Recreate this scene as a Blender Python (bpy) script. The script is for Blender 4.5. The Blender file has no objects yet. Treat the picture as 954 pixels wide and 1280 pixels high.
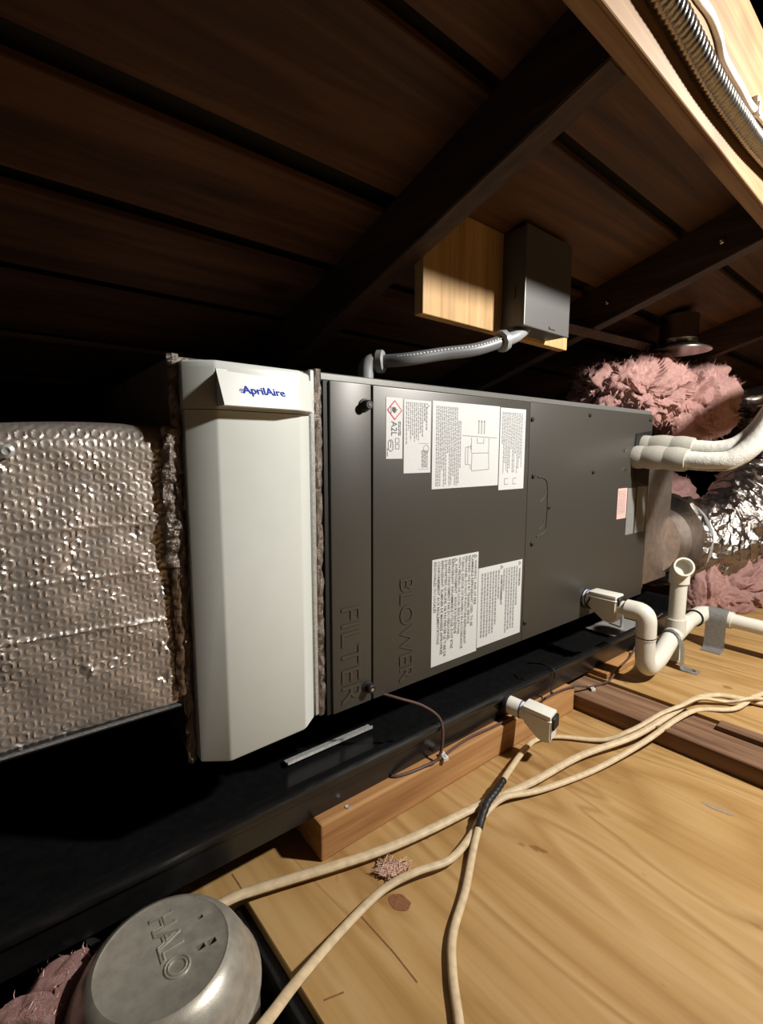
import bpy, bmesh, math, random
from mathutils import Vector, Matrix, noise
random.seed(7)
scene = bpy.context.scene
col = scene.collection

# ------------------------------------------------------------ camera
F_PX, IW, IH = 605.76, 954.0, 1280.0
YAW, PITCH, ROLL = 0.7032168, 0.1240587, 0.0013179
CAM = Vector((0.0, -0.6, 0.6))
fwd = Vector((math.sin(YAW)*math.cos(PITCH), math.cos(YAW)*math.cos(PITCH), -math.sin(PITCH)))
_r = fwd.cross(Vector((0, 0, 1))).normalized(); _u = _r.cross(fwd)
rgt = _r*math.cos(ROLL) + _u*math.sin(ROLL); upv = -_r*math.sin(ROLL) + _u*math.cos(ROLL)
cd = bpy.data.cameras.new('camera'); cam = bpy.data.objects.new('camera', cd); col.objects.link(cam)
cam.matrix_world = Matrix(((rgt.x, upv.x, -fwd.x, CAM.x), (rgt.y, upv.y, -fwd.y, CAM.y), (rgt.z, upv.z, -fwd.z, CAM.z), (0, 0, 0, 1)))
cd.sensor_fit = 'VERTICAL'; cd.sensor_height = 24.0; cd.lens = F_PX/IH*24.0
cd.clip_start = 0.01; cd.clip_end = 60
scene.camera = cam
# ------------------------------------------------------------ world, lamp, exposure
w = bpy.data.worlds.new('attic_dark'); scene.world = w; w.use_nodes = True
w.node_tree.nodes['Background'].inputs[0].default_value = (0, 0, 0, 1)
w.node_tree.nodes['Background'].inputs[1].default_value = 0.0
LAMP = Vector((1.22, -1.0, 1.262))
ld = bpy.data.lights.new('attic_lamp_offscreen', 'POINT'); ld.energy = 74; ld.color = (1.0, 0.95, 0.87); ld.shadow_soft_size = 0.04
lo = bpy.data.objects.new('attic_lamp_offscreen', ld); lo.location = LAMP; col.objects.link(lo)
scene.view_settings.view_transform = 'Standard'; scene.view_settings.look = 'None'
scene.view_settings.exposure = 1.0; scene.view_settings.gamma = 1.0
scene.view_settings.use_curve_mapping = False

# ------------------------------------------------------------ measuring helpers (a photo pixel met with a real plane)
def pray(px, py): return rgt*((px-IW/2)/F_PX) - upv*((py-IH/2)/F_PX) + fwd
def at(px, py, ax, val):
    d = pray(px, py); return CAM + d*((val-CAM[ax])/d[ax])
TH = -math.atan(0.0355); O = Vector((0, 0.030, 0))
EX = Vector((math.cos(TH), math.sin(TH), 0)); EY = Vector((-math.sin(TH), math.cos(TH), 0))
def toF(p): return Vector(((p-O).dot(EX), (p-O).dot(EY), p.z))       # world -> unit frame (u, v, z)
def toW(u, v, z): return O + EX*u + EY*v + Vector((0, 0, z))
def UZ(px, py, z): return toF(at(px, py, 2, z))

# ------------------------------------------------------------ materials
def lin(c):
    return tuple((x/12.92 if x <= .04045 else ((x+.055)/1.055)**2.4) for x in [k/255 for k in c]) + (1,)
class N:
    def __init__(s, name):
        s.m = bpy.data.materials.new(name); s.m.use_nodes = True; s.t = s.m.node_tree
        s.b = s.t.nodes['Principled BSDF']
    def n(s, typ, **kw):
        x = s.t.nodes.new(typ)
        for k, v in kw.items():
            if k in x.inputs: x.inputs[k].default_value = v
            else: setattr(x, k, v)
        return x
    def l(s, a, b): s.t.links.new(a, b)
    def coord(s, scale, rot=(0, 0, 0)):
        c = s.n('ShaderNodeTexCoord'); m = s.n('ShaderNodeMapping'); m.inputs['Scale'].default_value = scale; m.inputs['Rotation'].default_value = rot
        s.l(c.outputs['Object'], m.inputs['Vector']); return m.outputs[0]
    def ramp(s, fac, stops):
        r = s.n('ShaderNodeValToRGB'); e = r.color_ramp.elements
        while len(e) < len(stops): e.new(0.5)
        for k, (p, c) in zip(e, stops): k.position = p; k.color = c
        s.l(fac, r.inputs[0]); return r.outputs[0]
    def mix(s, a, b, fac, mode='MIX'):
        m = s.n('ShaderNodeMix', data_type='RGBA', blend_type=mode)
        for sock, v in ((m.inputs[0], fac), (m.inputs[6], a), (m.inputs[7], b)):
            if hasattr(v, 'is_linked'): s.l(v, sock)
            else: sock.default_value = v
        return m.outputs[2]
    def bump(s, h, st, dist=0.002):
        b = s.n('ShaderNodeBump'); b.inputs['Strength'].default_value = st; b.inputs['Distance'].default_value = dist
        s.l(h, b.inputs['Height']); s.l(b.outputs[0], s.b.inputs['Normal'])
def plain(name, c, rough=.5, metal=0, var=.12, scale=30, bump=0.0, spec=.5, bscale=None):
    g = N(name); v = g.coord((scale,)*3); nz = g.n('ShaderNodeTexNoise', Detail=4.0); g.l(v, nz.inputs['Vector'])
    c = lin(c); a = tuple(x*(1-var) for x in c[:3])+(1,); b = tuple(min(1, x*(1+var)) for x in c[:3])+(1,)
    g.l(g.ramp(nz.outputs[0], [(.3, a), (.7, b)]), g.b.inputs['Base Color'])
    g.b.inputs['Roughness'].default_value = rough; g.b.inputs['Metallic'].default_value = metal
    g.b.inputs['Specular IOR Level'].default_value = spec
    if bump:
        if bscale:
            v2 = g.coord((bscale,)*3); n2 = g.n('ShaderNodeTexNoise', Detail=5.0); g.l(v2, n2.inputs['Vector']); g.bump(n2.outputs[0], bump)
        else: g.bump(nz.outputs[0], bump)
    return g.m
def wood(name, dark, mid, light, axis=0, grain=26.0, along=1.6, rough=.65, knots=True, bump=.25, wave=0.0):
    g = N(name); s = [grain]*3; s[axis] = along
    v = g.coord(tuple(s))
    n1 = g.n('ShaderNodeTexNoise', Scale=1.0, Detail=7.0, Roughness=.62, Distortion=1.1); g.l(v, n1.inputs['Vector'])
    c1 = g.ramp(n1.outputs[0], [(.30, lin(dark)), (.5, lin(mid)), (.68, lin(light))])
    s2 = [grain*4]*3; s2[axis] = along*2.5
    v2 = g.coord(tuple(s2)); n2 = g.n('ShaderNodeTexNoise', Scale=1.0, Detail=3.0); g.l(v2, n2.inputs['Vector'])
    c2 = g.ramp(n2.outputs[0], [(.35, (.62, .60, .58, 1)), (.6, (1, 1, 1, 1))])
    out = g.mix(c1, c2, .45, 'MULTIPLY')
    v4 = g.coord((2.3,)*3); n4 = g.n('ShaderNodeTexNoise', Scale=1.0, Detail=5.0); g.l(v4, n4.inputs['Vector'])
    out = g.mix(out, g.ramp(n4.outputs[0], [(.35, (.70, .66, .62, 1)), (.62, (1.06, 1.04, 1.0, 1))]), .6, 'MULTIPLY')
    if knots:
        s3 = [9.0]*3; s3[axis] = 5.0
        v3 = g.coord(tuple(s3)); vo = g.n('ShaderNodeTexVoronoi', Scale=.55, Randomness=1.0); g.l(v3, vo.inputs['Vector'])
        k = g.ramp(vo.outputs['Distance'], [(.035, (.22, .14, .09, 1)), (.10, (.72, .6, .5, 1)), (.17, (1, 1, 1, 1))])
        out = g.mix(out, k, .8, 'MULTIPLY')
    g.l(out, g.b.inputs['Base Color']); g.b.inputs['Roughness'].default_value = rough
    g.b.inputs['Specular IOR Level'].default_value = .3
    g.bump(n2.outputs[0], bump, .001); return g.m
def plywood(name):
    g = N(name)
    v = g.coord((6.5, .9, 6.5)); n1 = g.n('ShaderNodeTexNoise', Scale=1.0, Detail=2.0, Roughness=.5, Distortion=.5); g.l(v, n1.inputs['Vector'])
    mul = g.n('ShaderNodeMath', operation='MULTIPLY'); mul.inputs[1].default_value = 9.0; g.l(n1.outputs[0], mul.inputs[0])
    fr = g.n('ShaderNodeMath', operation='PINGPONG'); fr.inputs[1].default_value = 1.0; g.l(mul.outputs[0], fr.inputs[0])
    ca = g.ramp(fr.outputs[0], [(.0, lin((150, 118, 72))), (.45, lin((164, 133, 86))), (.80, lin((170, 141, 97))), (1.0, lin((151, 118, 72)))])
    v2 = g.coord((95, 3.2, 95)); n2 = g.n('ShaderNodeTexNoise', Scale=1.0, Detail=6.0, Roughness=.6); g.l(v2, n2.inputs['Vector'])
    out = g.mix(ca, g.ramp(n2.outputs[0], [(.32, (.72, .64, .54, 1)), (.56, (1.04, 1.04, 1.04, 1))]), .42, 'MULTIPLY')
    v3 = g.coord((5, 2.2, 5)); n3 = g.n('ShaderNodeTexNoise', Scale=1.0, Detail=6.0, Roughness=.65); g.l(v3, n3.inputs['Vector'])
    out = g.mix(out, g.ramp(n3.outputs[0], [(.28, (.60, .48, .36, 1)), (.45, (.96, .92, .86, 1)), (.7, (1.05, 1.05, 1.05, 1))]), .85, 'MULTIPLY')
    v5 = g.coord((26, 14, 26)); n5 = g.n('ShaderNodeTexNoise', Scale=1.0, Detail=3.0); g.l(v5, n5.inputs['Vector'])
    out = g.mix(out, g.ramp(n5.outputs[0], [(.27, (.45, .33, .22, 1)), (.32, (1, 1, 1, 1))]), .7, 'MULTIPLY')
    g.l(out, g.b.inputs['Base Color']); g.b.inputs['Roughness'].default_value = .62; g.b.inputs['Specular IOR Level'].default_value = .25
    g.bump(n2.outputs[0], .2, .0006); return g.m
def foil(name, c=(214, 205, 198), rough=.28, scale=60, st=.6, metal=.9, dist=.003):
    g = N(name); v = g.coord((scale,)*3); nz = g.n('ShaderNodeTexNoise', Detail=3.0, Roughness=.55, Distortion=.6); g.l(v, nz.inputs['Vector'])
    g.b.inputs['Base Color'].default_value = lin(c); g.b.inputs['Metallic'].default_value = metal; g.b.inputs['Roughness'].default_value = rough
    v2 = g.coord((9,)*3); n2 = g.n('ShaderNodeTexNoise', Detail=3.0); g.l(v2, n2.inputs['Vector'])
    cc = lin(c); g.l(g.ramp(n2.outputs[0], [(.3, tuple(x*.72 for x in cc[:3])+(1,)), (.65, cc)]), g.b.inputs['Base Color'])
    if st: g.bump(nz.outputs[0], st, dist)
    return g.m
def pinkmat():
    g = N('pink_fibreglass'); v = g.coord((26, 26, 26)); nz = g.n('ShaderNodeTexNoise', Detail=8.0, Roughness=.7, Distortion=1.4); g.l(v, nz.inputs['Vector'])
    g.l(g.ramp(nz.outputs[0], [(.28, lin((198, 140, 134))), (.5, lin((217, 169, 163))), (.72, lin((231, 202, 196)))]), g.b.inputs['Base Color'])
    g.b.inputs['Roughness'].default_value = 1.0; g.b.inputs['Specular IOR Level'].default_value = .05
    v2 = g.coord((60, 85, 60)); n2 = g.n('ShaderNodeTexNoise', Detail=8.0, Roughness=.75, Distortion=2.0); g.l(v2, n2.inputs['Vector'])
    g.bump(n2.outputs[0], 1.0, .010); return g.m
M = dict(
    ply=plywood('plywood'),
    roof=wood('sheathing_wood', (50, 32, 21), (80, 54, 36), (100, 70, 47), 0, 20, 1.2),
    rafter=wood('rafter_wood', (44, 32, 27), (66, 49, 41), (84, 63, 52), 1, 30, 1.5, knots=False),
    ridge=wood('ridge_wood', (108, 78, 47), (132, 101, 66), (146, 116, 79), 0, 34, 1.3, rough=.6),
    beam=wood('beam_wood', (146, 102, 62), (176, 130, 84), (190, 148, 100), 0, 30, 1.4, knots=True),
    block=wood('pine_block', (160, 128, 84), (190, 156, 108), (200, 168, 122), 2, 30, 1.6, knots=False),
    brown=wood('aged_joist', (84, 60, 44), (122, 92, 70), (144, 114, 90), 1, 30, 1.6, rough=.8),
    felt=plain('roof_felt', (30, 28, 27), .95), cavity=plain('attic_cavity', (58, 48, 40), .95, bump=.5, scale=12),
    black=plain('black_pan_plastic', (21, 21, 22), .27, var=.22, scale=14, bump=.06, bscale=160, spec=.6),
    rubber=plain('black_rubber', (14, 14, 14), .6), tape=plain('black_tape', (16, 16, 17), .35, bump=.4, bscale=140),
    cab=plain('charcoal_paint', (58, 56, 52), .40, var=.04, scale=60, bump=.03, bscale=900, spec=.5),
    cabtop=plain('grey_steel_flange', (120, 120, 118), .35, .4, var=.06),
    seam=plain('seam_black', (8, 8, 8), .8),
    label=plain('label_white', (192, 195, 196), .45, var=.02), ink=plain('label_ink', (62, 62, 64), .6, var=.05),
    inklight=plain('label_ink_light', (128, 130, 134), .6, var=.05), red=plain('hazard_red', (176, 34, 44), .5, var=.05),
    blue=plain('logo_blue', (36, 66, 176), .4, var=.04), pinklab=plain('label_pink', (216, 176, 168), .4, var=.05),
    silverlab=plain('label_silver', (150, 148, 146), .35, .3, var=.1),
    cover=plain('white_cover_plastic', (198, 203, 200), .38, var=.015, scale=6, spec=.45),
    bubble=foil('bubble_foil', (196, 186, 178), .40, 40, .10, .72), foil=foil('crumpled_foil', (160, 152, 146), .17, 40, .55, .95),
    foiltape=foil('foil_tape', (190, 178, 168), .28, 120, .7, .9), board=foil('foil_faced_board', (186, 172, 162), .33, 90, .25, .85),
    kraft=plain('kraft_tape', (136, 110, 86), .6, var=.2, bump=.3, bscale=70),
    galv=plain('galvanised_steel', (174, 174, 172), .36, .35, var=.18, scale=40), can=plain('can_steel', (168, 164, 154), .36, .55, var=.16, scale=16, bump=.05, bscale=120),
    dark=plain('slot_black', (6, 6, 6), .9), pvc=plain('pvc_cream', (206, 203, 192), .36, var=.03, spec=.4), white=plain('switch_white', (210, 208, 200), .4, var=.02),
    wrap=plain('white_pipe_wrap', (200, 199, 192), .55, var=.05, bump=.6, bscale=60), collar=plain('grey_pipe_foam', (158, 155, 146), .75, var=.06, bump=.3, bscale=90),
    romex=plain('cream_cable', (190, 170, 138), .55, var=.16, scale=18), wirem=plain('brown_wire', (84, 60, 54), .5), pinks=pinkmat(),
    fibre=plain('pink_fibre', (226, 178, 172), .9), greybox=plain('grey_box_paint', (84, 84, 84), .42, .1, var=.04), conduit=plain('grey_pvc_conduit', (96, 100, 104), .42, var=.05),
    fit=plain('grey_fitting', (138, 141, 144), .4, var=.06), stripe=plain('conduit_print', (214, 216, 218), .5), steel=plain('flex_steel', (150, 146, 140), .26, .95, var=.1),
    chrome=plain('bright_screw', (200, 200, 200), .2, 1), whcable=plain('white_cable', (214, 214, 212), .4, var=.04), bluering=plain('blue_cement', (50, 70, 150), .4),
    brass=plain('lamp_socket', (60, 58, 54), .5), debris=plain('insulation_dust', (190, 156, 138), .95, var=.3, scale=80), knot=plain('knot_brown', (120, 78, 46), .7, var=.3, scale=60),
    kgrey=plain('grey_smudge', (140, 122, 96), .7, var=.15))

# ------------------------------------------------------------ object helpers
OFF = {}
def props(o, label=None, cat=None, group=None, kind=None):
    for k, v in (('label', label), ('category', cat), ('group', group), ('kind', kind)):
        if v: o[k] = v
def thing(name, label, cat, base=(0, 0, 0), frame=False, group=None, kind=None):
    o = bpy.data.objects.new(name, None); col.objects.link(o); o.empty_display_size = .05
    b = Vector(base); o.location = toW(*b) if frame else b
    if frame: o.rotation_euler = (0, 0, TH)
    OFF[o] = b; props(o, label, cat, group, kind); return o
def add(name, bm, mat, parent=None, frame=False, base=None, smooth=True, label=None, cat=None, group=None, kind=None, me=None):
    """link one mesh; coordinates are given in world (or unit-frame) metres"""
    if me is None:
        me = bpy.data.meshes.new(name); bmesh.ops.recalc_face_normals(bm, faces=bm.faces); bm.to_mesh(me); bm.free()
    me.materials.clear(); me.materials.append(M[mat])
    o = bpy.data.objects.new(name, me); col.objects.link(o)
    if parent is not None:
        r = parent
        while r.parent: r = r.parent
        off = OFF[r]; o.parent = parent
        d = off - OFF.get(parent, off)
        me.transform(Matrix.Translation(-off))
    else:
        if base is None:
            xs = [v.co for v in me.vertices]
            base = Vector(((min(v.x for v in xs)+max(v.x for v in xs))/2, (min(v.y for v in xs)+max(v.y for v in xs))/2, min(v.z for v in xs)))
        base = Vector(base); OFF[o] = base; me.transform(Matrix.Translation(-base))
        o.location = toW(*base) if frame else base
        if frame: o.rotation_euler = (0, 0, TH)
    props(o, label, cat, group, kind)
    if smooth:
        for p in me.polygons: p.use_smooth = True
        try: me.set_sharp_from_angle(angle=math.radians(38))
        except Exception: pass
    return o
def box(bm, x0, x1, y0, y1, z0, z1, bev=0, seg=1):
    b2 = bmesh.new()
    vs = [b2.verts.new(p) for p in ((x0, y0, z0), (x1, y0, z0), (x1, y1, z0), (x0, y1, z0), (x0, y0, z1), (x1, y0, z1), (x1, y1, z1), (x0, y1, z1))]
    for f in ((0, 3, 2, 1), (4, 5, 6, 7), (0, 1, 5, 4), (1, 2, 6, 5), (2, 3, 7, 6), (3, 0, 4, 7)): b2.faces.new([vs[i] for i in f])
    if bev: bmesh.ops.bevel(b2, geom=b2.edges[:], offset=bev, segments=seg, affect='EDGES', profile=.6)
    merge(bm, b2); return bm
def merge(bm, b2, mat=None):
    if mat: bmesh.ops.transform(b2, matrix=mat, verts=b2.verts)
    mp = {v: bm.verts.new(v.co) for v in b2.verts}
    for f in b2.faces:
        try: bm.faces.new([mp[v] for v in f.verts])
        except ValueError: pass
    b2.free()
def nb(): return bmesh.new()
def B(*a, **k): return box(nb(), *a, **k)
def prism(bm, pts, axis, a, b, bev=0):
    """extrude a polygon of 2-D points along an axis (the other two axes in cyclic order x,y / y,z / x,z)"""
    b2 = nb()
    def mk(p, t):
        return {0: (t, p[0], p[1]), 1: (p[0], t, p[1]), 2: (p[0], p[1], t)}[axis]
    A = [b2.verts.new(mk(p, a)) for p in pts]; Bv = [b2.verts.new(mk(p, b)) for p in pts]
    b2.faces.new(A); b2.faces.new(Bv[::-1]); n = len(pts)
    for i in range(n): b2.faces.new((A[i], Bv[i], Bv[(i+1) % n], A[(i+1) % n]))
    bmesh.ops.recalc_face_normals(b2, faces=b2.faces)
    if bev: bmesh.ops.bevel(b2, geom=b2.edges[:], offset=bev, segments=2, affect='EDGES')
    merge(bm, b2); return bm
def smooth_path(pts, n=8):
    P = [Vector(p) for p in pts]; out = []
    for i in range(len(P)-1):
        p0 = P[i-1] if i else P[0]*2-P[1]; p1, p2 = P[i], P[i+1]; p3 = P[i+2] if i+2 < len(P) else P[-1]*2-P[-2]
        for k in range(n):
            t = k/n; out.append(.5*((2*p1)+(p2-p0)*t+(2*p0-5*p1+4*p2-p3)*t*t+(3*p1-p0-3*p2+p3)*t**3))
    out.append(P[-1]); return out
def fillet(pts, r, n=7):
    P = [Vector(p) for p in pts]; out = [P[0]]
    for i in range(1, len(P)-1):
        a = (P[i-1]-P[i]); b = (P[i+1]-P[i]); rr = min(r, a.length*.49, b.length*.49)
        s = P[i]+a.normalized()*rr; e = P[i]+b.normalized()*rr
        for k in range(n+1):
            t = k/n; out.append(s*(1-t)**2+P[i]*2*t*(1-t)+e*t*t)
    out.append(P[-1]); return out
def tube(bm, pts, r, n=12, cap=True, rf=None, squash=1.0):
    P = [Vector(p) for p in pts]; rings = []; up = None
    for i, p in enumerate(P):
        t = (P[min(i+1, len(P)-1)]-P[max(i-1, 0)]).normalized()
        if up is None: up = t.orthogonal().normalized() if abs(t.z) > .9 else (Vector((0, 0, 1))-t*t.z).normalized()
        up = (up - t*up.dot(t)).normalized(); sd = t.cross(up); ring = []
        for k in range(n):
            a = 2*math.pi*k/n; rr = rf(i/max(1, len(P)-1), a, p) if rf else r
            ring.append(bm.verts.new(p+sd*(rr*math.cos(a))+up*(rr*squash*math.sin(a))))
        rings.append(ring)
    for i in range(len(rings)-1):
        for k in range(n): bm.faces.new((rings[i][k], rings[i][(k+1) % n], rings[i+1][(k+1) % n], rings[i+1][k]))
    if cap: bm.faces.new(rings[0][::-1]); bm.faces.new(rings[-1])
    return bm
def lathe(bm, prof, n=32, c=(0, 0, 0), axis=Vector((0, 0, 1)), close=True):
    """profile of (radius, height) pairs spun about an axis"""
    axis = axis.normalized(); s = axis.orthogonal().normalized(); t = axis.cross(s); c = Vector(c); rings = []
    for r, h in prof:
        if r < 1e-6: rings.append([bm.verts.new(c+axis*h)])
        else: rings.append([bm.verts.new(c+axis*h+s*(r*math.cos(2*math.pi*k/n))+t*(r*math.sin(2*math.pi*k/n))) for k in range(n)])
    for a, b in zip(rings, rings[1:]):
        for k in range(n):
            k2 = (k+1) % n
            if len(a) == 1 and len(b) == 1: continue
            if len(a) == 1: bm.faces.new((a[0], b[k], b[k2]))
            elif len(b) == 1: bm.faces.new((a[k], a[k2], b[0]))
            else: bm.faces.new((a[k], a[k2], b[k2], b[k]))
    if close:
        for ring in (rings[0], rings[-1]):
            if len(ring) > 2: bm.faces.new(ring)
    return bm
def annulus_tube(bm, pts, ro, ri, n=20):
    """open pipe end with a bore: outer tube, inner tube, ring lip at the last point"""
    tube(bm, pts, ro, n, cap=False); return bm
def text_mesh(body, fit_w=None, fit_h=None, extrude=0.0, bevel=0.0, space=1.0, res=2, align='LEFT', bold=0.0, outline=False):
    cu = bpy.data.curves.new('lettering', 'FONT'); cu.body = body; cu.extrude = extrude; cu.bevel_depth = bevel; cu.bevel_resolution = 0
    cu.resolution_u = res; cu.space_line = space; cu.align_x = align; cu.offset = bold
    if outline: cu.fill_mode = 'NONE'; cu.bevel_resolution = 2
    o = bpy.data.objects.new('lettering', cu); col.objects.link(o)
    dg = bpy.context.evaluated_depsgraph_get(); me = bpy.data.meshes.new_from_object(o.evaluated_get(dg))
    bpy.data.objects.remove(o); bpy.data.curves.remove(cu)
    xs = [v.co.x for v in me.vertices]; ys = [v.co.y for v in me.vertices]
    me.transform(Matrix.Translation((-min(xs), -max(ys), 0)))
    wdt, hgt = max(xs)-min(xs), max(ys)-min(ys)
    sx = fit_w/wdt if fit_w else None; sy = fit_h/hgt if fit_h else None
    sx = sx or sy; sy = sy or sx
    me.transform(Matrix.Diagonal((sx, sy, sy if outline else 1, 1))); return me, wdt*sx, hgt*sy
def place_down(me, u, z, v):
    """text that reads downward on the unit front: text x -> -z, text y -> +u, facing -v; (u,z) is the top-left text corner"""
    me.transform(Matrix(((0, 1, 0, u), (0, 0, -1, v), (-1, 0, 0, z), (0, 0, 0, 1)))); return me
def rect_down(bm, u, z, s0, s1, t0, t1, v):   # flat mark: s down from z, t right from u
    vs = [bm.verts.new(p) for p in ((u+t0, v, z-s0), (u+t1, v, z-s0), (u+t1, v, z-s1), (u+t0, v, z-s1))]; bm.faces.new(vs)
def line_down(bm, a, b, wd, v):               # stroke between two (u,z) points
    a = Vector(a); b = Vector(b); d = (b-a).normalized(); n = Vector((-d.y, d.x))*wd/2
    bm.faces.new([bm.verts.new((p.x, v, p.y)) for p in (a+n, a-n, b-n, b+n)])
def words(bm, u, z, s0, s1, h, v, rnd):       # a line of print too small to read
    s = s0
    while s < s1:
        wl = rnd.uniform(.002, .0085); e = min(s+wl, s1); rect_down(bm, u, z, s, e, 0, h, v); s = e+.0014

# ------------------------------------------------------------ setting: floor, roof, ridge, rafters
fl = add('floor', B(-1.6, 5.0, -2.6, 2.6, -.16, -.10), 'cavity', smooth=False, kind='structure', label='dark attic floor cavity under the plywood', cat='floor')
fo = OFF[fl]
def fpart(name, bm, m, **k): return add(name, bm, m, parent=fl, **k)
main = nb()
prism(main, [(.239, -.028), (.105, -.028), (.105, .60), (1.15, .60), (1.15, -.40), (1.15, -2.2), (.239, -2.2)], 2, -.018, 0, .0008)
fpart('plywood_sheet', main, 'ply', smooth=False)
fpart('plywood_sheet', B(1.152, 4.2, -2.2, .75, .026, .044, bev=.001), 'ply', smooth=False)
for x in (-.9, -.25, .30): fpart('floor_joist', B(x, x+.04, -2.3, 1.6, -.11, -.019), 'brown', smooth=False)
# wear on the plywood: knot, glue smudge and narrow splits
def spot(name, px, py, a, b, rot, m, z=.0005):
    c = at(px, py, 2, 0); bm = nb(); vs = []
    for k in range(18):
        t = 2*math.pi*k/18; rr = 1+.25*noise.noise(Vector((math.cos(t)*1.7+px, math.sin(t)*1.7, 0)))
        x, y = a*rr*math.cos(t), b*rr*math.sin(t); vs.append(bm.verts.new((c.x+x*math.cos(rot)-y*math.sin(rot), c.y+x*math.sin(rot)+y*math.cos(rot), z)))
    bm.faces.new(vs); fpart(name, bm, m, smooth=False)
spot('knot', 500, 1128, .012, .015, .4, 'knot'); spot('smudge', 897, 1011, .006, .022, .1, 'kgrey')
for (a, b) in (((447, 1140), (492, 1190)), ((492, 1190), (522, 1228)), ((405, 1250), (430, 1240)), ((290, 1092), (303, 1112))):
    p, q = at(*a, 2, .0004), at(*b, 2, .0004); d = (q-p).normalized(); n = Vector((-d.y, d.x, 0))*.0009; bm = nb()
    bm.faces.new([bm.verts.new(x) for x in (p+n, p-n, q-n, q+n)]); fpart('split', bm, 'knot', smooth=False)

SL = 0.318
def rb(y): return 1.005-SL*(y+.329)          # underside of the rafters
ce = add('ceiling', prism(nb(), [(-.335, rb(-.335)+.125), (-.335, rb(-.335)+.135), (2.6, rb(2.6)+.135), (2.6, rb(2.6)+.125)], 0, -2.2, 5.2), 'felt', smooth=False, kind='structure', label='dark roofing felt above the sloping sheathing boards', cat='roof')
edges = [-.335, -.192, .001, .170, .352, .540, .728, .915, 1.10, 1.29, 1.48, 1.67, 1.86, 2.05, 2.24]
gaps = [.018, .034, .030, .028, .026, .026, .026, .026] + [.014]*8
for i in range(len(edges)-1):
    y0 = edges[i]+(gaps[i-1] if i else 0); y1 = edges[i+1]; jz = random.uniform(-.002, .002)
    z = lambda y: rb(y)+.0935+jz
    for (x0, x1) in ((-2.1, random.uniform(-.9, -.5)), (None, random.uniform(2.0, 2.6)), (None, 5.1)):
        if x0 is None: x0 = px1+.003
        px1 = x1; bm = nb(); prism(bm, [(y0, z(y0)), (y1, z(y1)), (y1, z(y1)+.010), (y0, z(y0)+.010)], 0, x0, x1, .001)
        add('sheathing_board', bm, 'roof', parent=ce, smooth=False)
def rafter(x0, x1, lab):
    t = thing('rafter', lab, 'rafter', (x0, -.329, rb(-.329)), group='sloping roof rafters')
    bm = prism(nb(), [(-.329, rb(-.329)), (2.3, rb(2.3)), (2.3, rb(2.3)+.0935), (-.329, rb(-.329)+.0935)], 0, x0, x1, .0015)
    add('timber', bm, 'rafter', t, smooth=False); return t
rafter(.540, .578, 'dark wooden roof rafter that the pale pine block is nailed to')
r2 = rafter(1.186, 1.224, 'dark wooden roof rafter with two bright bolt heads, beside the grey electrical box')
rafter(-.11, -.072, 'dark wooden roof rafter above the bubble-foil duct')
rafter(1.90, 1.938, 'dark wooden roof rafter above the pink insulation and vent pipe')
for (px, py) in ((903, 302), (760, 378)):
    p = at(px, py, 0, 1.186); add('bolt_head', lathe(nb(), [(.006, 0), (.006, .004), (.0045, .0055)], 6, p, Vector((-1, 0, 0))), 'chrome', r2)
    add('bolt_head', lathe(nb(), [(.003, 0), (.003, .010), (.002, .011)], 8, p, Vector((-1, 0, 0))), 'chrome', r2)
rdg = add('ridge_board', B(-2.1, 5.0, -.3495, -.329, 1.005, 1.222, bev=.0015), 'ridge', smooth=False, label='long pale ridge board joining the upper ends of the rafters', cat='beam', kind='structure')
add('added_ridge_face', B(-2.1, 5.0, -.3540, -.3492, 1.0052, 1.222, bev=.001), 'ridge', smooth=False, label='pale thin layer added to the ridge board face, carrying the steel conduit and white cable', cat='board')  # made-up layer of one ridge board, added to set its lit face apart
add('ceiling', B(-2.2, 5.2, -2.7, -.33, 2.25, 2.30), 'roof', smooth=False, kind='structure', label='unseen high wooden roof deck added over the open side of the attic', cat='roof')  # out-of-view deck, added to bounce lamp light back into the attic

# ------------------------------------------------------------ air handler
AH = thing('air_handler', 'charcoal steel horizontal air handler with FILTER and BLOWER doors and white labels', 'air handler', (.965, .27, .176), True)
def ah(name, bm, m, parent=None, **k): return add(name, bm, m, parent or AH, **k)
U0, U1, Z0, Z1 = .4175, 1.513, .176, .711
ah('cabinet', B(U0-.012, U1, .014, .55, Z0, Z1+.006, bev=.002), 'cab', smooth=False)
ah('top_flange', B(U0-.012, U1, .0035, .0135, Z1-.006, Z1+.0055, bev=.0015), 'cabtop', smooth=False)
fd = ah('filter_door', B(U0, .4945, -.004, .0135, Z0+.002, Z1-.0065, bev=.0018, seg=2), 'cab')
ah('door_gap', B(.4945, .5005, .0120, .0138, Z0+.002, Z1-.0065), 'cab', smooth=False)
ah('door_edge_seal', B(U0-.009, U0-.0005, .000, .0135, Z0+.002, Z1-.0065), 'rubber', smooth=False)
bd = ah('blower_door', B(.5005, .9215, -.001, .0135, Z0, Z1-.0065, bev=.0018, seg=2), 'cab')
sp = ah('coil_panel', B(.9222, U1, -.001, .0135, Z0, Z1-.0065, bev=.0015, seg=2), 'cab')
ah('side_panel', B(U1, U1+.0015, .004, .55, Z0+.004, Z1-.004), 'cab', smooth=False)
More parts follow.
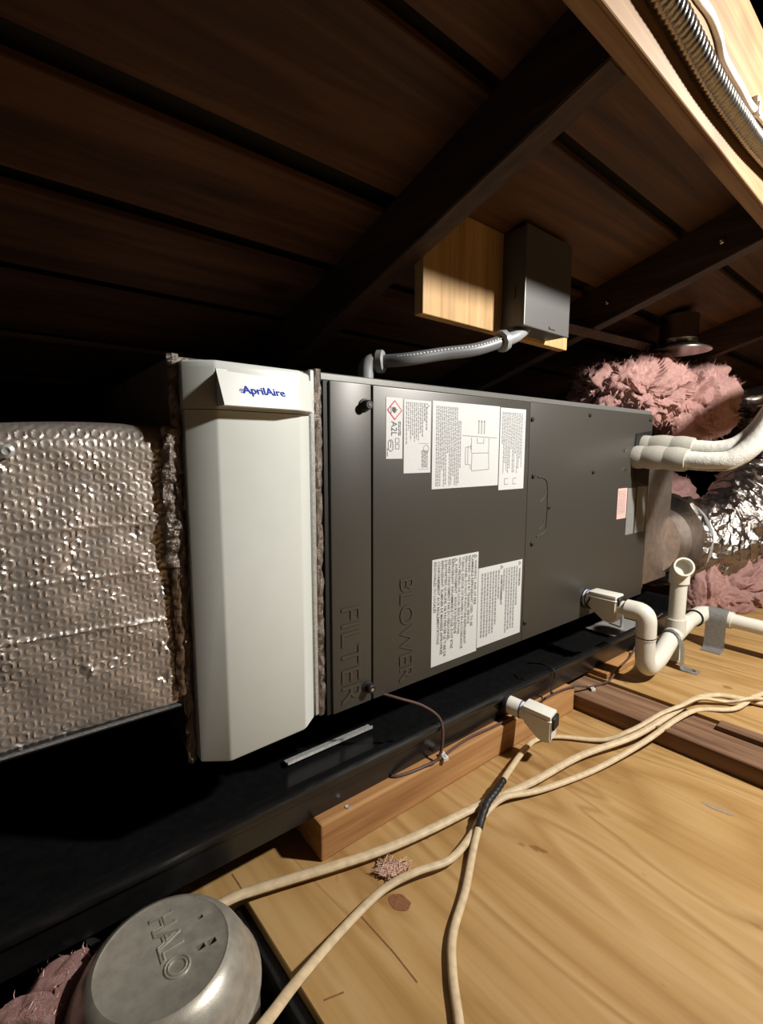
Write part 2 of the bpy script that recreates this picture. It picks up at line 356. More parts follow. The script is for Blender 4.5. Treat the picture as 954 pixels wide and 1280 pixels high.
for body, u, z, h, L, par, vv in (('FILTER', .434, .351, .037, .163, fd, -.004), ('BLOWER', .559, .378, .032, .190, bd, -.001)):
    me, wd, hg = text_mesh(body, L, h, extrude=.0, bevel=0.0, res=3)
    # each letter is pressed out of the sheet: offset rim + recessed face from an extruded outline
    bm = nb(); bm.from_mesh(me); bmesh.ops.remove_doubles(bm, verts=bm.verts, dist=1e-5)
    bmesh.ops.dissolve_limit(bm, angle_limit=.02, verts=bm.verts, edges=bm.edges)
    r = bmesh.ops.inset_region(bm, faces=bm.faces[:], thickness=.0007, depth=.0015, use_even_offset=True)
    me2 = bpy.data.meshes.new('embossed_lettering'); bm.to_mesh(me2); bm.free()
    place_down(me2, u+h, z, vv-.0001); ah('embossed_lettering', None, 'cab', par, me=me2, smooth=False)
def thumb(u, z):
    bm = lathe(nb(), [(.0105, 0), (.0105, .002), (.0075, .003), (.0075, .013), (.006, .0145), (0, .0145)], 20, (u, -.004, z), Vector((0, -1, 0)))
    t = ah('thumb_screw', bm, 'rubber', fd); ah('screw_slot', lathe(nb(), [(.0028, .0146), (.0028, .0152), (0, .0152)], 10, (u, -.004, z), Vector((0, -1, 0))), 'chrome', t)
thumb(.481, .672); thumb(.4855, .205)
def screw(u, z, par, m='rubber', r=.005):
    ah('screw', lathe(nb(), [(r, 0), (r, .0025), (r*.7, .004), (0, .0042)], 10, (u, -.001, z), Vector((0, -1, 0))), m, par)
for u, z in ((.929, .669), (.940, .547), (1.004, .474), (.945, .396), (.930, .217), (1.164, .689), (1.494, .691), (1.194, .55)): screw(u, z, sp)
for u, z in ((1.352, .604), (1.360, .552)): screw(u, z, sp, 'chrome', .004)
# pressed handle recess: a raised half-moon outline
kp = [(.957, .545), (.985, .540), (.997, .52), (.999, .44), (.990, .418), (.962, .410)]
ah('knockout', tube(nb(), [(p[0], -.0012, p[1]) for p in smooth_path([Vector((a, b, 0)) for a, b in kp], 5)] if False else smooth_path([(a, -.0012, b) for a, b in kp], 5), .0018, 8), 'cab', sp)
for zz in (.488, .425): ah('knockout', tube(nb(), smooth_path([(.968, -.0012, zz), (.982, -.0012, zz+.008), (.993, -.0012, zz+.024)], 5), .0014, 8), 'cab', sp)
gr = prism(nb(), [(1.412, .650), (1.505, .660), (1.508, .500), (1.425, .522), (1.402, .575)], 1, -.0035, .002, .001)
ah('pipe_gasket', gr, 'rubber', sp)
ah('pipe_gasket', lathe(nb(), [(.026, 0), (.026, .002), (.018, .003)], 20, (1.191, -.0008, .2235), Vector((0, -1, 0))), 'rubber', sp)
for k in range(3): ah('support_foot', B(.45+k*.45, .55+k*.45, .22, .50, .062, Z0+.003, bev=.004), 'rubber', smooth=False)

VL = -.0016; VI = -.0019
def lab(u0, u1, z0, z1, m='label', par=None, rad=0): return ah('label', B(u0, u1, VL, -.0008, z0, z1), m, par or bd, smooth=False)
rnd = random.Random(3)
# A2L hazard label
L = lab(.527, .5625, .588, .6885)
cx, cz = .545, .668
for r, m, v in ((.0165, 'red', VI), (.0138, 'label', VI-.0001)):
    bm = nb(); bm.faces.new([bm.verts.new((cx+a*r, v, cz+b*r)) for a, b in ((0, 1), (1, 0), (0, -1), (-1, 0))]); ah('hazard_diamond', bm, m, L, smooth=False)
bm = nb(); fpts = [(-.0055, -.004), (-.0035, -.0058), (.001, -.006), (.0035, -.0035), (.0055, .001), (.0025, .0008), (.003, .0045), (.0002, .0022), (-.0008, .0062), (-.0028, .002), (-.0052, .002), (-.0045, -.001)]
bm.faces.new([bm.verts.new((cx+b, VI-.0002, cz-a)) for a, b in fpts]); rect_down(bm, cx-.0088, cz, -.006, .006, 0, .0014, VI-.0002); ah('flame_mark', bm, 'ink', L, smooth=False)
me, _, _ = text_mesh('A2L', .024, .0125, res=3); ah('printing', None, 'ink', L, me=place_down(me, .5505, .650, VI), smooth=False)
bm = nb()
for k in range(2): words(bm, .5535+k*.003, .650, 0, .024, .0016, VI, rnd)
for (s, t) in ((.028, .0195), (.038, .0195)):
    for e in (((0, 0), (.0075, 0)), ((.0075, 0), (.0075, .008)), ((.0075, .008), (0, .008)), ((0, .008), (0, 0))):
        a, b = e; line_down(bm, (.5275+t+a[1], .650-s-a[0]), (.5275+t+b[1], .650-s-b[0]), .0007, VI)
gp = [(.030, .011), (.036, .014), (.047, .014), (.050, .009), (.046, .004), (.034, .004), (.030, .008), (.036, .010), (.044, .0085)]
for a, b in zip(gp, gp[1:]): line_down(bm, (.5275+a[1], .650-a[0]), (.5275+b[1], .650-b[0]), .001, VI)
words(bm, .529, .650, .045, .058, .0012, VI, rnd); ah('printing', bm, 'ink', L, smooth=False)
# rating plate with maker's three-diamond mark
L = lab(.5655, .6285, .563, .6875); bm = nb()
for a, b in ((0, .0026), (.0036, -.0013), (-.0036, -.0013)):
    c = (.6200+b, .6835-.003-a*.8-.001); bm.faces.new([bm.verts.new((c[0]+p, VI, c[1]+q)) for p, q in ((.0026, 0), (0, .0016), (-.0026, 0), (0, -.0016))])
for k, (e, h) in enumerate(((.050, .0030), (.035, .0028), (.062, .0022), (.055, .0022), (.068, .0018), (.066, .0018), (.070, .0018), (.060, .0018), (.068, .0018), (.052, .0018), (.075, .0018))):
    words(bm, .6165-k*.0046, .6875, .010 if k == 0 else .004, e, h, VI, rnd)
for k in range(6): words(bm, .607+k*.0026, .6875, .085, .116, .0014, VI, rnd)
for (s0, s1, t0, t1) in ((.073, .0735, .600, .625), (.118, .1185, .600, .625)): rect_down(bm, t0, .6875, s0, s1, 0, t1-t0, VI)
for a in range(16):
    t = 2*math.pi*a/16; t2 = 2*math.pi*(a+1)/16; line_down(bm, (.6175+.0065*math.cos(t), .605+.0065*math.sin(t)), (.6175+.0065*math.cos(t2), .605+.0065*math.sin(t2)), .0009, VI)
ah('printing', bm, 'inklight', L, smooth=False)
# wiring label with line drawing
L = lab(.6325, .819, .5325, .6895); bm = nb()
for k in range(14): words(bm, .642+k*.0048, .687, .006 if k < 12 else .03, [.150, .150, .149, .120, .150, .148, .09, .150, .148, .132, .150, .150, .146, .118][k], .0023, VI, rnd)
ah('printing', bm, 'inklight', L, smooth=False); bm = nb()
def dz(a, b): return (.632+(a-327)*.000456, .689-(b-75)*.000294)
for a, b in (((500, 275), (722, 285)), ((560, 388), (668, 385)), ((668, 385), (672, 495)), ((672, 495), (560, 503)), ((560, 503), (560, 388)), ((556, 285), (556, 388)), ((668, 288), (668, 385)), ((592, 285), (592, 322)), ((592, 322), (634, 322)), ((634, 322), (634, 288)), ((520, 350), (520, 460)), ((520, 460), (552, 462)), ((535, 340), (535, 455)), ((520, 350), (552, 345)), ((552, 330), (552, 365)), ((552, 462), (552, 492))):
    line_down(bm, dz(*a), dz(*b), .0011, VI)
for x in (600, 618, 636):
    pr = None
    for k in range(15):
        q = dz(x+(3 if k % 2 else -3), 178+k*6)
        if pr: line_down(bm, pr, q, .0012, VI)
        pr = q
    line_down(bm, dz(x-5, 186), dz(x, 172), .0012, VI); line_down(bm, dz(x+5, 186), dz(x, 172), .0012, VI)
ah('line_drawing', bm, 'inklight', L, smooth=False)
# notes label
L = lab(.8215, .9055, .522, .688); bm = nb()
for k in range(14): words(bm, .893-k*.0050, .686, .006, [.118, .10, .12, .13, .09, .13, .128, .08, .12, .13, .125, .11, .13, .07][k], .0024, VI, rnd)
for (t, s) in ((.840, .143), (.868, .143)):
    for a, b in (((0, 0), (.012, 0)), ((0, 0), (0, .012)), ((0, .012), (.012, .012))): line_down(bm, (t+a[0], .688-s-a[1]), (t+b[0], .688-s-b[1]), .0012, VI)
ah('printing', bm, 'inklight', L, smooth=False)
# warning labels
L = lab(.637, .7655, .194, .4015)
wl = ['     WARNING : RISK OF FIRE', 'FLAMMABLE REFRIGERANT USED. TO BE', 'REPAIRED ONLY BY TRAINED SERVICE', 'PERSONNEL. DO NOT PUNCTURE REFRIGERANT', 'TUBING. DISPOSE OF PROPERLY IN ACCORDANCE', 'WITH FEDERAL OR LOCAL REGULATIONS', '     AVERTISSEMENT : RISQUE D\'INCENDIE', 'REFRIGERANT INFLAMMABLE UTILISE. DOIT ETRE', 'REPARE UNIQUEMENT PAR DU PERSONNEL', 'D\'ENTRETIEN QUALIFIE. NE PAS PERCER LE TUBE DE', 'REFRIGERANT. ELIMINER DE MANIERE APPROPRIEE', 'CONFORMEMENT AUX REGLEMENTATIONS', 'REGIONALES OU LOCALES']
me, _, _ = text_mesh('\n'.join(wl), .190, .120, res=1, bold=.012); ah('printing', None, 'ink', L, me=place_down(me, .7610, .3975, VI), smooth=False)
def tri_mark(u, z, par):
    bm = nb(); pts = [(u, z), (u+.007, z-.004), (u, z-.008)]
    for a, b in zip(pts, pts[1:]+pts[:1]): line_down(bm, a, b, .0009, VI)
    line_down(bm, (u+.0015, z-.004), (u+.005, z-.004), .0008, VI); ah('warning_triangle', bm, 'ink', par, smooth=False)
tri_mark(.754, .3975, L); tri_mark(.697, .3975, L)
L = lab(.767, .9125, .199, .366); bm = nb()
for k, e in enumerate((0, .10, .15, .15, .15, .155, .06, 0, .075, .13, .145, .145, .15, .15, .148)):
    if e: words(bm, .900-k*.0088, .366, .012, e, .0046, VI, rnd)
ah('printing', bm, 'inklight', L, smooth=False)
me, _, _ = text_mesh('WARNING', .040, .0062, res=2, bold=.03); ah('printing', None, 'ink', L, me=place_down(me, .9065, .348, VI), smooth=False)
me, _, _ = text_mesh('AVERTISSEMENT', .066, .0060, res=2, bold=.03); ah('printing', None, 'ink', L, me=place_down(me, .8445, .342, VI), smooth=False)
tri_mark(.900, .3625, L); tri_mark(.838, .3625, L)
for u0, u1, z0, z1, m in ((1.330, 1.382, .418, .5015, 'pinklab'), (1.386, 1.432, .369, .500, 'silverlab'), (1.442, 1.502, .369, .502, 'silverlab')):
    L = lab(u0, u1, z0, z1, m, sp); bm = nb()
    for k in range(5): words(bm, u0+.006+k*.008, z1, .006, (z1-z0)*.85, .003, VI, rnd)
    ah('printing', bm, 'inklight', L, smooth=False)

# ------------------------------------------------------------ media air cleaner with white cover
AC = thing('media_air_cleaner', 'tall white media air cleaner cover with blue lettering, between foil duct and air handler', 'air cleaner', (.29, .27, .19), True)
def ac(name, bm, m, parent=None, **k): return add(name, bm, m, parent or AC, **k)
ac('cabinet', B(.199, .404, .020, .52, .187, .718, bev=.003), 'foiltape', smooth=False)
bm = nb(); sec = [(.204, .016), (.2045, -.013), (.2075, -.0155), (.2345, -.0345), (.2385, -.0355), (.350, -.0305), (.3545, -.0290), (.3775, -.0105), (.379, -.008), (.379, .016)]
zs = [.190, .1925, .649, .651]
def cov(bm, sec, zs, shr):
    rings = []
    for z, s in zip(zs, shr):
        rings.append([bm.verts.new((.29+(p[0]-.29)*(1-s*.01), p[1]+(s*.0012 if p[1] < 0 else 0), z)) for p in sec])
    for a, b in zip(rings, rings[1:]):
        for k in range(len(sec)-1): bm.faces.new((a[k], a[k+1], b[k+1], b[k]))
        bm.faces.new((a[-1], a[0], b[0], b[-1]))
    bm.faces.new(rings[0]); bm.faces.new(rings[-1]); return bm
c1 = ac('cover', cov(bm, sec, [.190, .1925, .452, .650], [1.5, 0, 0, 0]), 'cover')
sec2 = [(p[0]+(-.0012 if p[0] < .29 else .0012), p[1]-.0012) for p in sec]
c2 = ac('cover_cap', cov(nb(), sec2, [.651, .653, .700, .7065, .709], [0, 0, 0, .6, 2.5]), 'cover')
# projecting name plate: a wedge standing out of the cap
bm = nb()
A = [(.2375, -.0365), (.379, -.016), (.379, -.002), (.2375, -.024)]
lo_ = [(.2365, -.0600), (.335, -.0538), (.362, -.0420), (.3805, -.0180), (.379, -.005), (.2365, -.028)]
hi_ = [(.2365, -.0370), (.335, -.0308), (.362, -.0270), (.3805, -.0130), (.379, -.005), (.2365, -.028)]
rings = []
for sec_, z in ((lo_, .654), (lo_, .656), (hi_, .697), (hi_, .699)): rings.append([bm.verts.new((p[0], p[1], z)) for p in sec_])
for a, b in zip(rings, rings[1:]):
    for k in range(6): bm.faces.new((a[k], a[(k+1) % 6], b[(k+1) % 6], b[k]))
bm.faces.new(rings[0]); bm.faces.new(rings[-1]); npl = ac('name_plate', bm, 'cover')
# lettering lies on the sloping plate
p0 = Vector((.2365, -.0600, .656)); p1 = Vector((.335, -.0538, .656)); p2 = Vector((.2365, -.0370, .697))
ax_ = (p1-p0).normalized(); n_ = ax_.cross(p2-p0).normalized(); ay_ = n_.cross(ax_)
def on_plate(me, s, t):
    o = p0+ax_*s+ay_*t+n_*.0004
    me.transform(Matrix(((ax_.x, ay_.x, n_.x, o.x), (ax_.y, ay_.y, n_.y, o.y), (ax_.z, ay_.z, n_.z, o.z), (0, 0, 0, 1)))); return me
me, _, _ = text_mesh('AprilAire', .0590, None, extrude=.0004, res=4, bold=.014); ac('lettering', None, 'blue', npl, me=on_plate(me, .0285, .0275), smooth=False)
bm = nb()
for k, (a, b) in enumerate(((-.0035, .003), (-.0045, .0025), (-.003, .002))):
    b2 = box(nb(), a, b, -.0060-k*.0022, -.0052-k*.0022, 0, .0004); merge(bm, b2)
me = bpy.data.meshes.new('logo_strokes'); bm.to_mesh(me); bm.free(); ac('logo_strokes', None, 'blue', npl, me=on_plate(me, .0285, .0275), smooth=False)
def crumple_strip(u0, u1, z0, z1, v, amp, seed, nu=7, nz=110):
    bm = nb(); g = []
    for j in range(nz+1):
        row = []
        for i in range(nu+1):
            a = i/nu; z = z0+(z1-z0)*j/nz; q = Vector((a*1.3+seed, z*60, seed*2.1))
            row.append(bm.verts.new((u0+(u1-u0)*a+amp*.9*noise.noise(q*1.3+Vector((9, 0, 0))), v-.004*math.sin(math.pi*a)+amp*1.3*noise.noise(q)+amp*.8*noise.noise(q*2.7), z)))
        g.append(row)
    for j in range(nz):
        for i in range(nu): bm.faces.new((g[j][i], g[j][i+1], g[j+1][i+1], g[j+1][i]))
    bmesh.ops.solidify(bm, geom=bm.faces[:], thickness=.0012); return bm
ac('foil_tape', crumple_strip(.1910, .204, .188, .717, .001, .0030, 1.0), 'foiltape', smooth=False)
ac('foil_tape', crumple_strip(.3935, .4075, .182, .720, .004, .0025, 5.0), 'foiltape', smooth=False)
ac('foil_tape', B(.385, .3935, -.001, .02, .185, .718, bev=.002), 'galv')

# ------------------------------------------------------------ bubble-foil wrapped duct
DU = thing('insulated_duct', 'large rectangular duct wrapped in silver bubble foil', 'duct', (-.3, .2, .272), True)
def du(name, bm, m, parent=None, **k): return add(name, bm, m, parent or DU, **k)
bm = nb(); du0, du1, dzb, dzt = -.16, .1935, .272, .628; st = .0018
nu = int((du1-du0)/st); nz = int((dzt-dzb)/st); pit = .0142; rowp = pit*.866; g = []
for j in range(nz+1):
    z = dzb+(dzt-dzb)*j/nz; row = []
    for i in range(nu+1):
        u = du0+(du1-du0)*i/nu
        uu = u+.004*noise.noise(Vector((u*9, z*9, 2))); zz = z+.004*noise.noise(Vector((u*9, z*9, 7)))
        best = 1.0; jr = round(zz/rowp)
        for r_ in (jr-1, jr, jr+1):
            offx = pit*.5*(r_ & 1); ir = round((uu-offx)/pit)
            d = math.hypot(uu-(ir*pit+offx), zz-r_*rowp); best = min(best, d)
        # thin raised rim around a sunken bubble centre
        h = .0019*math.exp(-((best-.0048)/.0013)**2)*(.55+.9*abs(noise.noise(Vector((u*30, z*30, 5)))))+.0005*math.exp(-(best/.0022)**2)
        wv = .006*noise.noise(Vector((u*6, z*5, 0)))+.0022*noise.noise(Vector((u*24, z*24, 3)))
        for c0, c1 in ((.455, -.10), (.512, -.06), (.395, -.12)):
            h += (.0024 if c0 < .42 else .0014)*math.exp(-((z-c0-c1*u*.4)/.0022)**2)
        for a, b_, s_ in ((.176, .425, .008), (.172, .355, .009), (.078, .47, .006), (.168, .31, .008), (.09, .345, .008), (.012, .585, .012), (.15, .50, .006)):
            dd_ = ((u-a)**2+(z-b_)**2)/s_**2
            if dd_ < 6: h += .006*math.exp(-dd_)*noise.noise(Vector((u*170, z*170, a*50)))
        v = .010-h+wv; e = dzt-z
        if e < .03: v += .030-math.sqrt(max(0, .03**2-(.03-e)**2))
        row.append(bm.verts.new((u, v, z+.006*math.sin(u*14)*(j/nz))))
    g.append(row)
for j in range(nz):
    for i in range(nu): bm.faces.new((g[j][i], g[j][i+1], g[j+1][i+1], g[j+1][i]))
du('bubble_wrap', bm, 'bubble')
du('duct_body', B(-1.2, .20, .045, .46, .276, .622, bev=.012, seg=2), 'bubble')
du('bubble_wrap', B(-1.2, du0+.001, .008, .06, .274, .626, bev=.01, seg=2), 'bubble')
du('edge_tape', B(-1.2, .19, .002, .05, .266, .2735, bev=.003), 'tape')
du('foil_tape', crumple_strip(.180, .2025, .455, .630, .001, .0045, 12.0, 10, 60), 'foiltape', smooth=False)
du('kraft_tape', crumple_strip(.184, .2025, .285, .458, .002, .0018, 17.0, 7, 50), 'kraft', smooth=False)
du('foil_tape', crumple_strip(.180, .206, .268, .300, .008, .0035, 23.0, 9, 14), 'foiltape', smooth=False)
du('rivet', lathe(nb(), [(.0075, 0), (.0075, .002), (.004, .004), (.002, .002), (0, .002)], 16, (.030, .006, .600), Vector((0, -1, 0))), 'galv')

# ------------------------------------------------------------ drain pan
DP = thing('drain_pan', 'long black plastic drain pan under the air handler', 'pan', (.8, .3, .058), True)
def pan():
    bm = nb(); x0, x1, y0, y1 = -.55, 1.775, -.054, .72
    def loop(d, z):
        r = max(.002, .05-d); pts = []
        for cx_, cy_, a0 in ((x1-d-r, y1-d-r, 0), (x0+d+r, y1-d-r, 90), (x0+d+r, y0+d+r, 180), (x1-d-r, y0+d+r, 270)):
            for k in range(6):
                a = math.radians(a0+k*18); pts.append(bm.verts.new((cx_+r*math.cos(a), cy_+r*math.sin(a), z)))
        return pts
    spec = [(.012, .0585), (.004, .060), (.0, .100), (-.006, .1035), (-.0075, .1085), (-.006, .1145), (.002, .1165), (.010, .1150), (.0125, .109), (.018, .076), (.022, .0655), (.030, .0625), (.055, .0625), (.060, .068), (.075, .068), (.08, .0625)]
    rings = [loop(*s) for s in spec]
    for a, b in zip(rings, rings[1:]):
        n = len(a)
        for k in range(n): bm.faces.new((a[k], a[(k+1) % n], b[(k+1) % n], b[k]))
    bm.faces.new(rings[0]); bm.faces.new(rings[-1]); return bm
add('pan_shell', pan(), 'black', DP)
a = UZ(360, 958, .066); b = UZ(465, 912, .066)
sup = add('support_angle', prism(nb(), [(.070, .069), (.085, .069), (.085, .0705), (.072, .0705), (.072, .0745), (.070, .0745)], 0, .372, .553), 'galv', frame=True, smooth=False, label='thin grey steel angle lying in the black drain pan', cat='bracket')
sp2 = thing('support_angle', 'grey steel foot plate with a stud in the drain pan, under the drain outlet', 'bracket', (1.46, .06, .0685), True)
add('plate', B(1.385, 1.56, -.018, .10, .0685, .0715, bev=.001), 'galv', sp2, smooth=False)
add('stud', lathe(nb(), [(.005, .071), (.005, .115), (.003, .117)], 8, (1.47, .03, 0)), 'galv', sp2)

# ------------------------------------------------------------ timber under the pan
def timber(u0, u1, v0, v1, z0, z1, m, lab_, name='support_timber', grp=None):
    return add(name, B(u0, u1, v0, v1, z0, z1, bev=.003, seg=2), m, frame=True, label=lab_, cat='timber', smooth=False, group=grp)
tb = thing('support_timber', 'long pale pine timber with a screw under the front edge of the drain pan', 'timber', (.65, -.03, 0), True)
add('timber', B(.352, 1.035, -.0705, .02, 0.0002, .0590, bev=.003, seg=2), 'beam', tb, smooth=False)
for px, py in ((435, 1009),):
    p = UZ(px, py, .059); add('screw', lathe(nb(), [(.0042, 0), (.0042, .0012), (.002, .0006), (0, .0006)], 12, (p.x, p.y, .059)), 'galv', tb)
timber(1.158, 1.335, -.085, .02, .0442, .0590, 'beam', 'short pale pine timber block under the pan beside the P-trap')
fj = thing('floor_joist', 'dark brown aged joist crossing the plywood under the cream cables', 'joist', (1.09, -.6, 0))
add('timber', B(1.042, 1.1515, -2.2, .08, .0002, .036, bev=.002), 'brown', fj, smooth=False)
bt = thing('batten', 'short dark brown batten on the joist beside the raised plywood deck', 'timber', (1.13, -.6, .036))
add('timber', B(1.122, 1.1515, -1.4, -.335, .0358, .048, bev=.002), 'brown', bt, smooth=False)

# ------------------------------------------------------------ condensate drain pipework
DR = thing('drain_line', 'cream PVC condensate drain line with P-trap, open vent and wall straps on the plywood', 'pipe', (1.3, -.16, .045))
def dr(name, bm, m='pvc', parent=None, **k): return add(name, bm, m, parent or DR, **k)
X1, YT, ZP = 1.190, -.163, .223; R1 = .0165
dr('outlet_pipe', tube(nb(), [(X1, .004, ZP), (X1, -.030, ZP)], .0150, 18), 'white')
dr('pipe', tube(nb(), [(X1, -.097, ZP), (X1, -.135, ZP)], R1, 18))
dr('elbow', tube(nb(), fillet([(X1, -.118, ZP), (X1, YT, ZP), (X1+.004, YT, .160)], .040), .0228, 18))
utrap = fillet([(X1+.003, YT, .168), (X1+.010, YT, .080), (X1+.085, YT, .080), (X1+.195, YT, .131)], .045)
ut = dr('trap_bend', tube(nb(), utrap, .0215, 18))
dr('joint_line', tube(nb(), [(X1+.0035, YT, .1665), (X1+.0036, YT, .1645)], .0233, 18), 'rubber')
dr('tee', tube(nb(), [(X1+.172, YT, .120), (X1+.268, YT, .137)], .0235, 18)); XV = X1+.198
dr('tee', tube(nb(), [(XV, YT, .128), (XV, YT, .166)], .0240, 18))
dr('vent_pipe', tube(nb(), [(XV, YT, .13), (XV, YT, .288)], .0198, 18))
dr('vent_pipe', tube(nb(), [(XV, YT, .056), (XV, YT, .125)], .0185, 18))
# vent elbow with an open bore turned towards the room
ve = nb(); pth = fillet([(XV, YT, .262), (XV, YT, .300), (XV-.028, YT-.018, .312)], .028)
tube(ve, pth, .0240, 20, cap=False)
d = (pth[-1]-pth[-2]).normalized(); e0 = pth[-1]; s_ = d.orthogonal().normalized(); t_ = d.cross(s_)
def ring(c, r): return [ve.verts.new(c+s_*(r*math.cos(2*math.pi*k/20))+t_*(r*math.sin(2*math.pi*k/20))) for k in range(20)]
a_ = ring(e0, .0240); b_ = ring(e0, .0195); c_ = ring(e0-d*.022, .0185)
for q, r_ in ((a_, b_), (b_, c_)):
    for k in range(20): ve.faces.new((q[k], q[(k+1) % 20], r_[(k+1) % 20], r_[k]))
ve.faces.new(c_); bmesh.ops.remove_doubles(ve, verts=ve.verts, dist=1e-4); dr('vent_elbow', ve)
XE = 1.600
dr('pipe', tube(nb(), [(X1+.26, YT, .134), (XE-.03, YT, .134)], .0195, 18))
dr('joint_line', tube(nb(), [(XE-.072, YT, .134), (XE-.069, YT, .134)], .0243, 18), 'rubber')
dr('elbow', tube(nb(), fillet([(XE-.07, YT, .134), (XE, YT, .134), (XE-.003, YT-.075, .131)], .045), .0238, 18))
dr('pipe', tube(nb(), [(XE-.002, YT-.05, .132), (XE-.03, -.90, .116)], .0195, 18))
def strap(pts, wdir, wd, holes=True):
    bm = nb(); P = fillet(pts, .008, 5); wv = Vector(wdir)*wd/2; A = [bm.verts.new(p-wv) for p in P]; Bq = [bm.verts.new(p+wv) for p in P]
    for i in range(len(P)-1): bm.faces.new((A[i], A[i+1], Bq[i+1], Bq[i]))
    bmesh.ops.solidify(bm, geom=bm.faces[:], thickness=.0018); return bm
arc = [(XV+.020*0, YT+.026, .140)] ; arc = [(XV-.028+.002, YT+.022*math.cos(t)-0, .118+.0265*math.sin(t)) for t in [math.radians(x) for x in (30, 60, 90, 120, 150, 180)]]
dr('strap', strap([Vector(p) for p in arc]+[(XV-.026, YT-.0275, .10), (XV-.026, YT-.030, .0465), (XV-.020, YT-.068, .0455)], (1, 0, 0), .030), 'galv')
q = [(XE+.028*math.cos(t)-.001, -.205, .133+.0262*math.sin(t)) for t in [math.radians(x) for x in (-20, 10, 40, 70, 90, 110, 140, 170)]]
dr('strap', strap([Vector(p) for p in q]+[(XE-.029, -.205, .10), (XE-.031, -.205, .0465), (XE-.062, -.205, .0455)], (0, 1, 0), .050), 'galv')
for (x, y) in ((XV-.021, YT-.055),): dr('screw', lathe(nb(), [(.005, .0462), (.004, .0485), (0, .049)], 10, (x, y, 0)), 'chrome')

def float_switch(base, dirv, lab_, k):
    """pipe adapter along dirv, blue cement ring, boxy white body hanging below, cap with a black end"""
    t = thing('float_switch', lab_, 'switch', base); b = Vector(base); d = Vector(dirv).normalized(); s = d.cross(Vector((0, 0, 1))).normalized()
    Mx = Matrix(((d.x, s.x, 0, b.x), (d.y, s.y, 0, b.y), (d.z, s.z, 1, b.z), (0, 0, 0, 1))) @ Matrix.Scale(k, 4)
    def fs(name, bm, m, par=None):
        bmesh.ops.transform(bm, matrix=Mx, verts=bm.verts); return add(name, bm, m, par or t)
    fs('adapter', tube(nb(), [(0, 0, 0), (.028, 0, 0)], .0175, 18), 'white'); fs('collar', tube(nb(), [(-.004, 0, 0), (.003, 0, 0)], .0215, 18), 'rubber')
    fs('cement_ring', tube(nb(), [(.0275, 0, 0), (.0295, 0, 0)], .0178, 18), 'bluering'); fs('neck', tube(nb(), [(.029, 0, 0), (.046, 0, 0)], .0165, 18), 'white')
    body = fs('body', prism(nb(), [(.038, .012), (.094, .012), (.094, -.030), (.086, -.037), (.070, -.037), (.038, -.014)], 1, -.0165, .0165, .003), 'white')
    fs('lid', box(nb(), .036, .093, -.0185, .0185, .0105, .0205, .003, 2), 'white'); fs('lid_lip', box(nb(), .035, .094, -.0195, .0195, .0085, .0112, .001), 'white', body)
    fs('sensor_end', box(nb(), .0915, .0985, -.015, .013, -.008, .0165, .0015), 'rubber')
    return t
p = toW(.800, -.060, .092)
float_switch(p, (.20, -1, -.10), 'white float switch with a blue ring screwed into the front wall of the black pan', 1.0)
float_switch((X1, .014, ZP+.004), (0.0, -1, 0), 'white float switch on the air handler drain outlet beside the P-trap', 1.22)
add('cable_tie', tube(nb(), [Vector((X1, -.030-.004*math.sin(3*t), ZP))+Vector((.021*math.cos(t), 0, .021*math.sin(t))) for t in [k*math.pi/12 for k in range(25)]], .0022, 6), 'rubber', label='black wire looped round the white drain outlet', cat='wire')

# ------------------------------------------------------------ thin brown control wire with clips
wpts = [toW(.515, .010, Z0+.004), toW(.548, -.018, .168), toW(.585, -.035, .150), toW(.607, -.056, .128), toW(.603, -.069, .100), toW(.589, -.073, .068), toW(.560, -.068, .0625), toW(.530, -.0640, .0622), toW(.508, -.058, .0618), toW(.500, -.0525, .0616)]
wv = thing('control_wire', 'thin brown control wire looping from the air handler over the pan onto the pine timber', 'wire', toW(.60, -.066, .059))
add('wire', tube(nb(), smooth_path(wpts, 8), .0026, 8), 'wirem', wv)
w2 = [toW(.572, -.069, .0625), toW(.604, -.070, .0635), toW(.640, -.0635, .063), toW(.690, -.0605, .064), toW(.76, -.064, .0625), toW(.86, -.066, .0625), toW(.96, -.064, .064), toW(1.03, -.072, .062), toW(1.086, -.078, .046), toW(1.13, -.082, .040), toW(1.155, -.093, .047), toW(1.20, -.091, .062), toW(1.30, -.075, .063), toW(1.36, -.066, .085), toW(1.45, -.060, .118), toW(1.55, -.05, .120)]
wz = thing('control_wire', 'thin brown control wire clipped along the timber below the pan, past the joist', 'wire', toW(.9, -.066, .059))
add('wire', tube(nb(), smooth_path(w2, 8), .0024, 8), 'wirem', wz)
def clip(p, rz, lab_):
    t = thing('cable_clip', lab_, 'clip', p); c = Matrix.Translation(Vector(p)) @ Matrix.Rotation(rz, 4, 'Z')
    b1 = box(nb(), -.010, .010, -.005, .005, .0032, .0066, .0012, 2); bmesh.ops.transform(b1, matrix=c, verts=b1.verts); add('bridge', b1, 'white', t)
    for s in (-.0082, .0082):
        b1 = box(nb(), s-.0018, s+.0018, -.005, .005, -.0002, .004, .0006); bmesh.ops.transform(b1, matrix=c, verts=b1.verts); add('foot', b1, 'white', t)
        b1 = lathe(nb(), [(.0022, .0066), (.0018, .0078), (0, .008)], 8, (s*.75, 0, 0)); bmesh.ops.transform(b1, matrix=c, verts=b1.verts); add('nail', b1, 'galv', t)
clip(toW(.606, -.0690, .059), 1.2, 'small white cable clip with nails on the long pine timber')
clip(toW(1.096, -.0800, .0365), .9, 'small white cable clip on the end of the brown joist')
bw = [toW(.98, .02, .100), toW(.965, -.03, .119), toW(.957, -.062, .119), toW(.955, -.066, .10), toW(.930, -.075, .080), toW(.905, -.095, .096)]
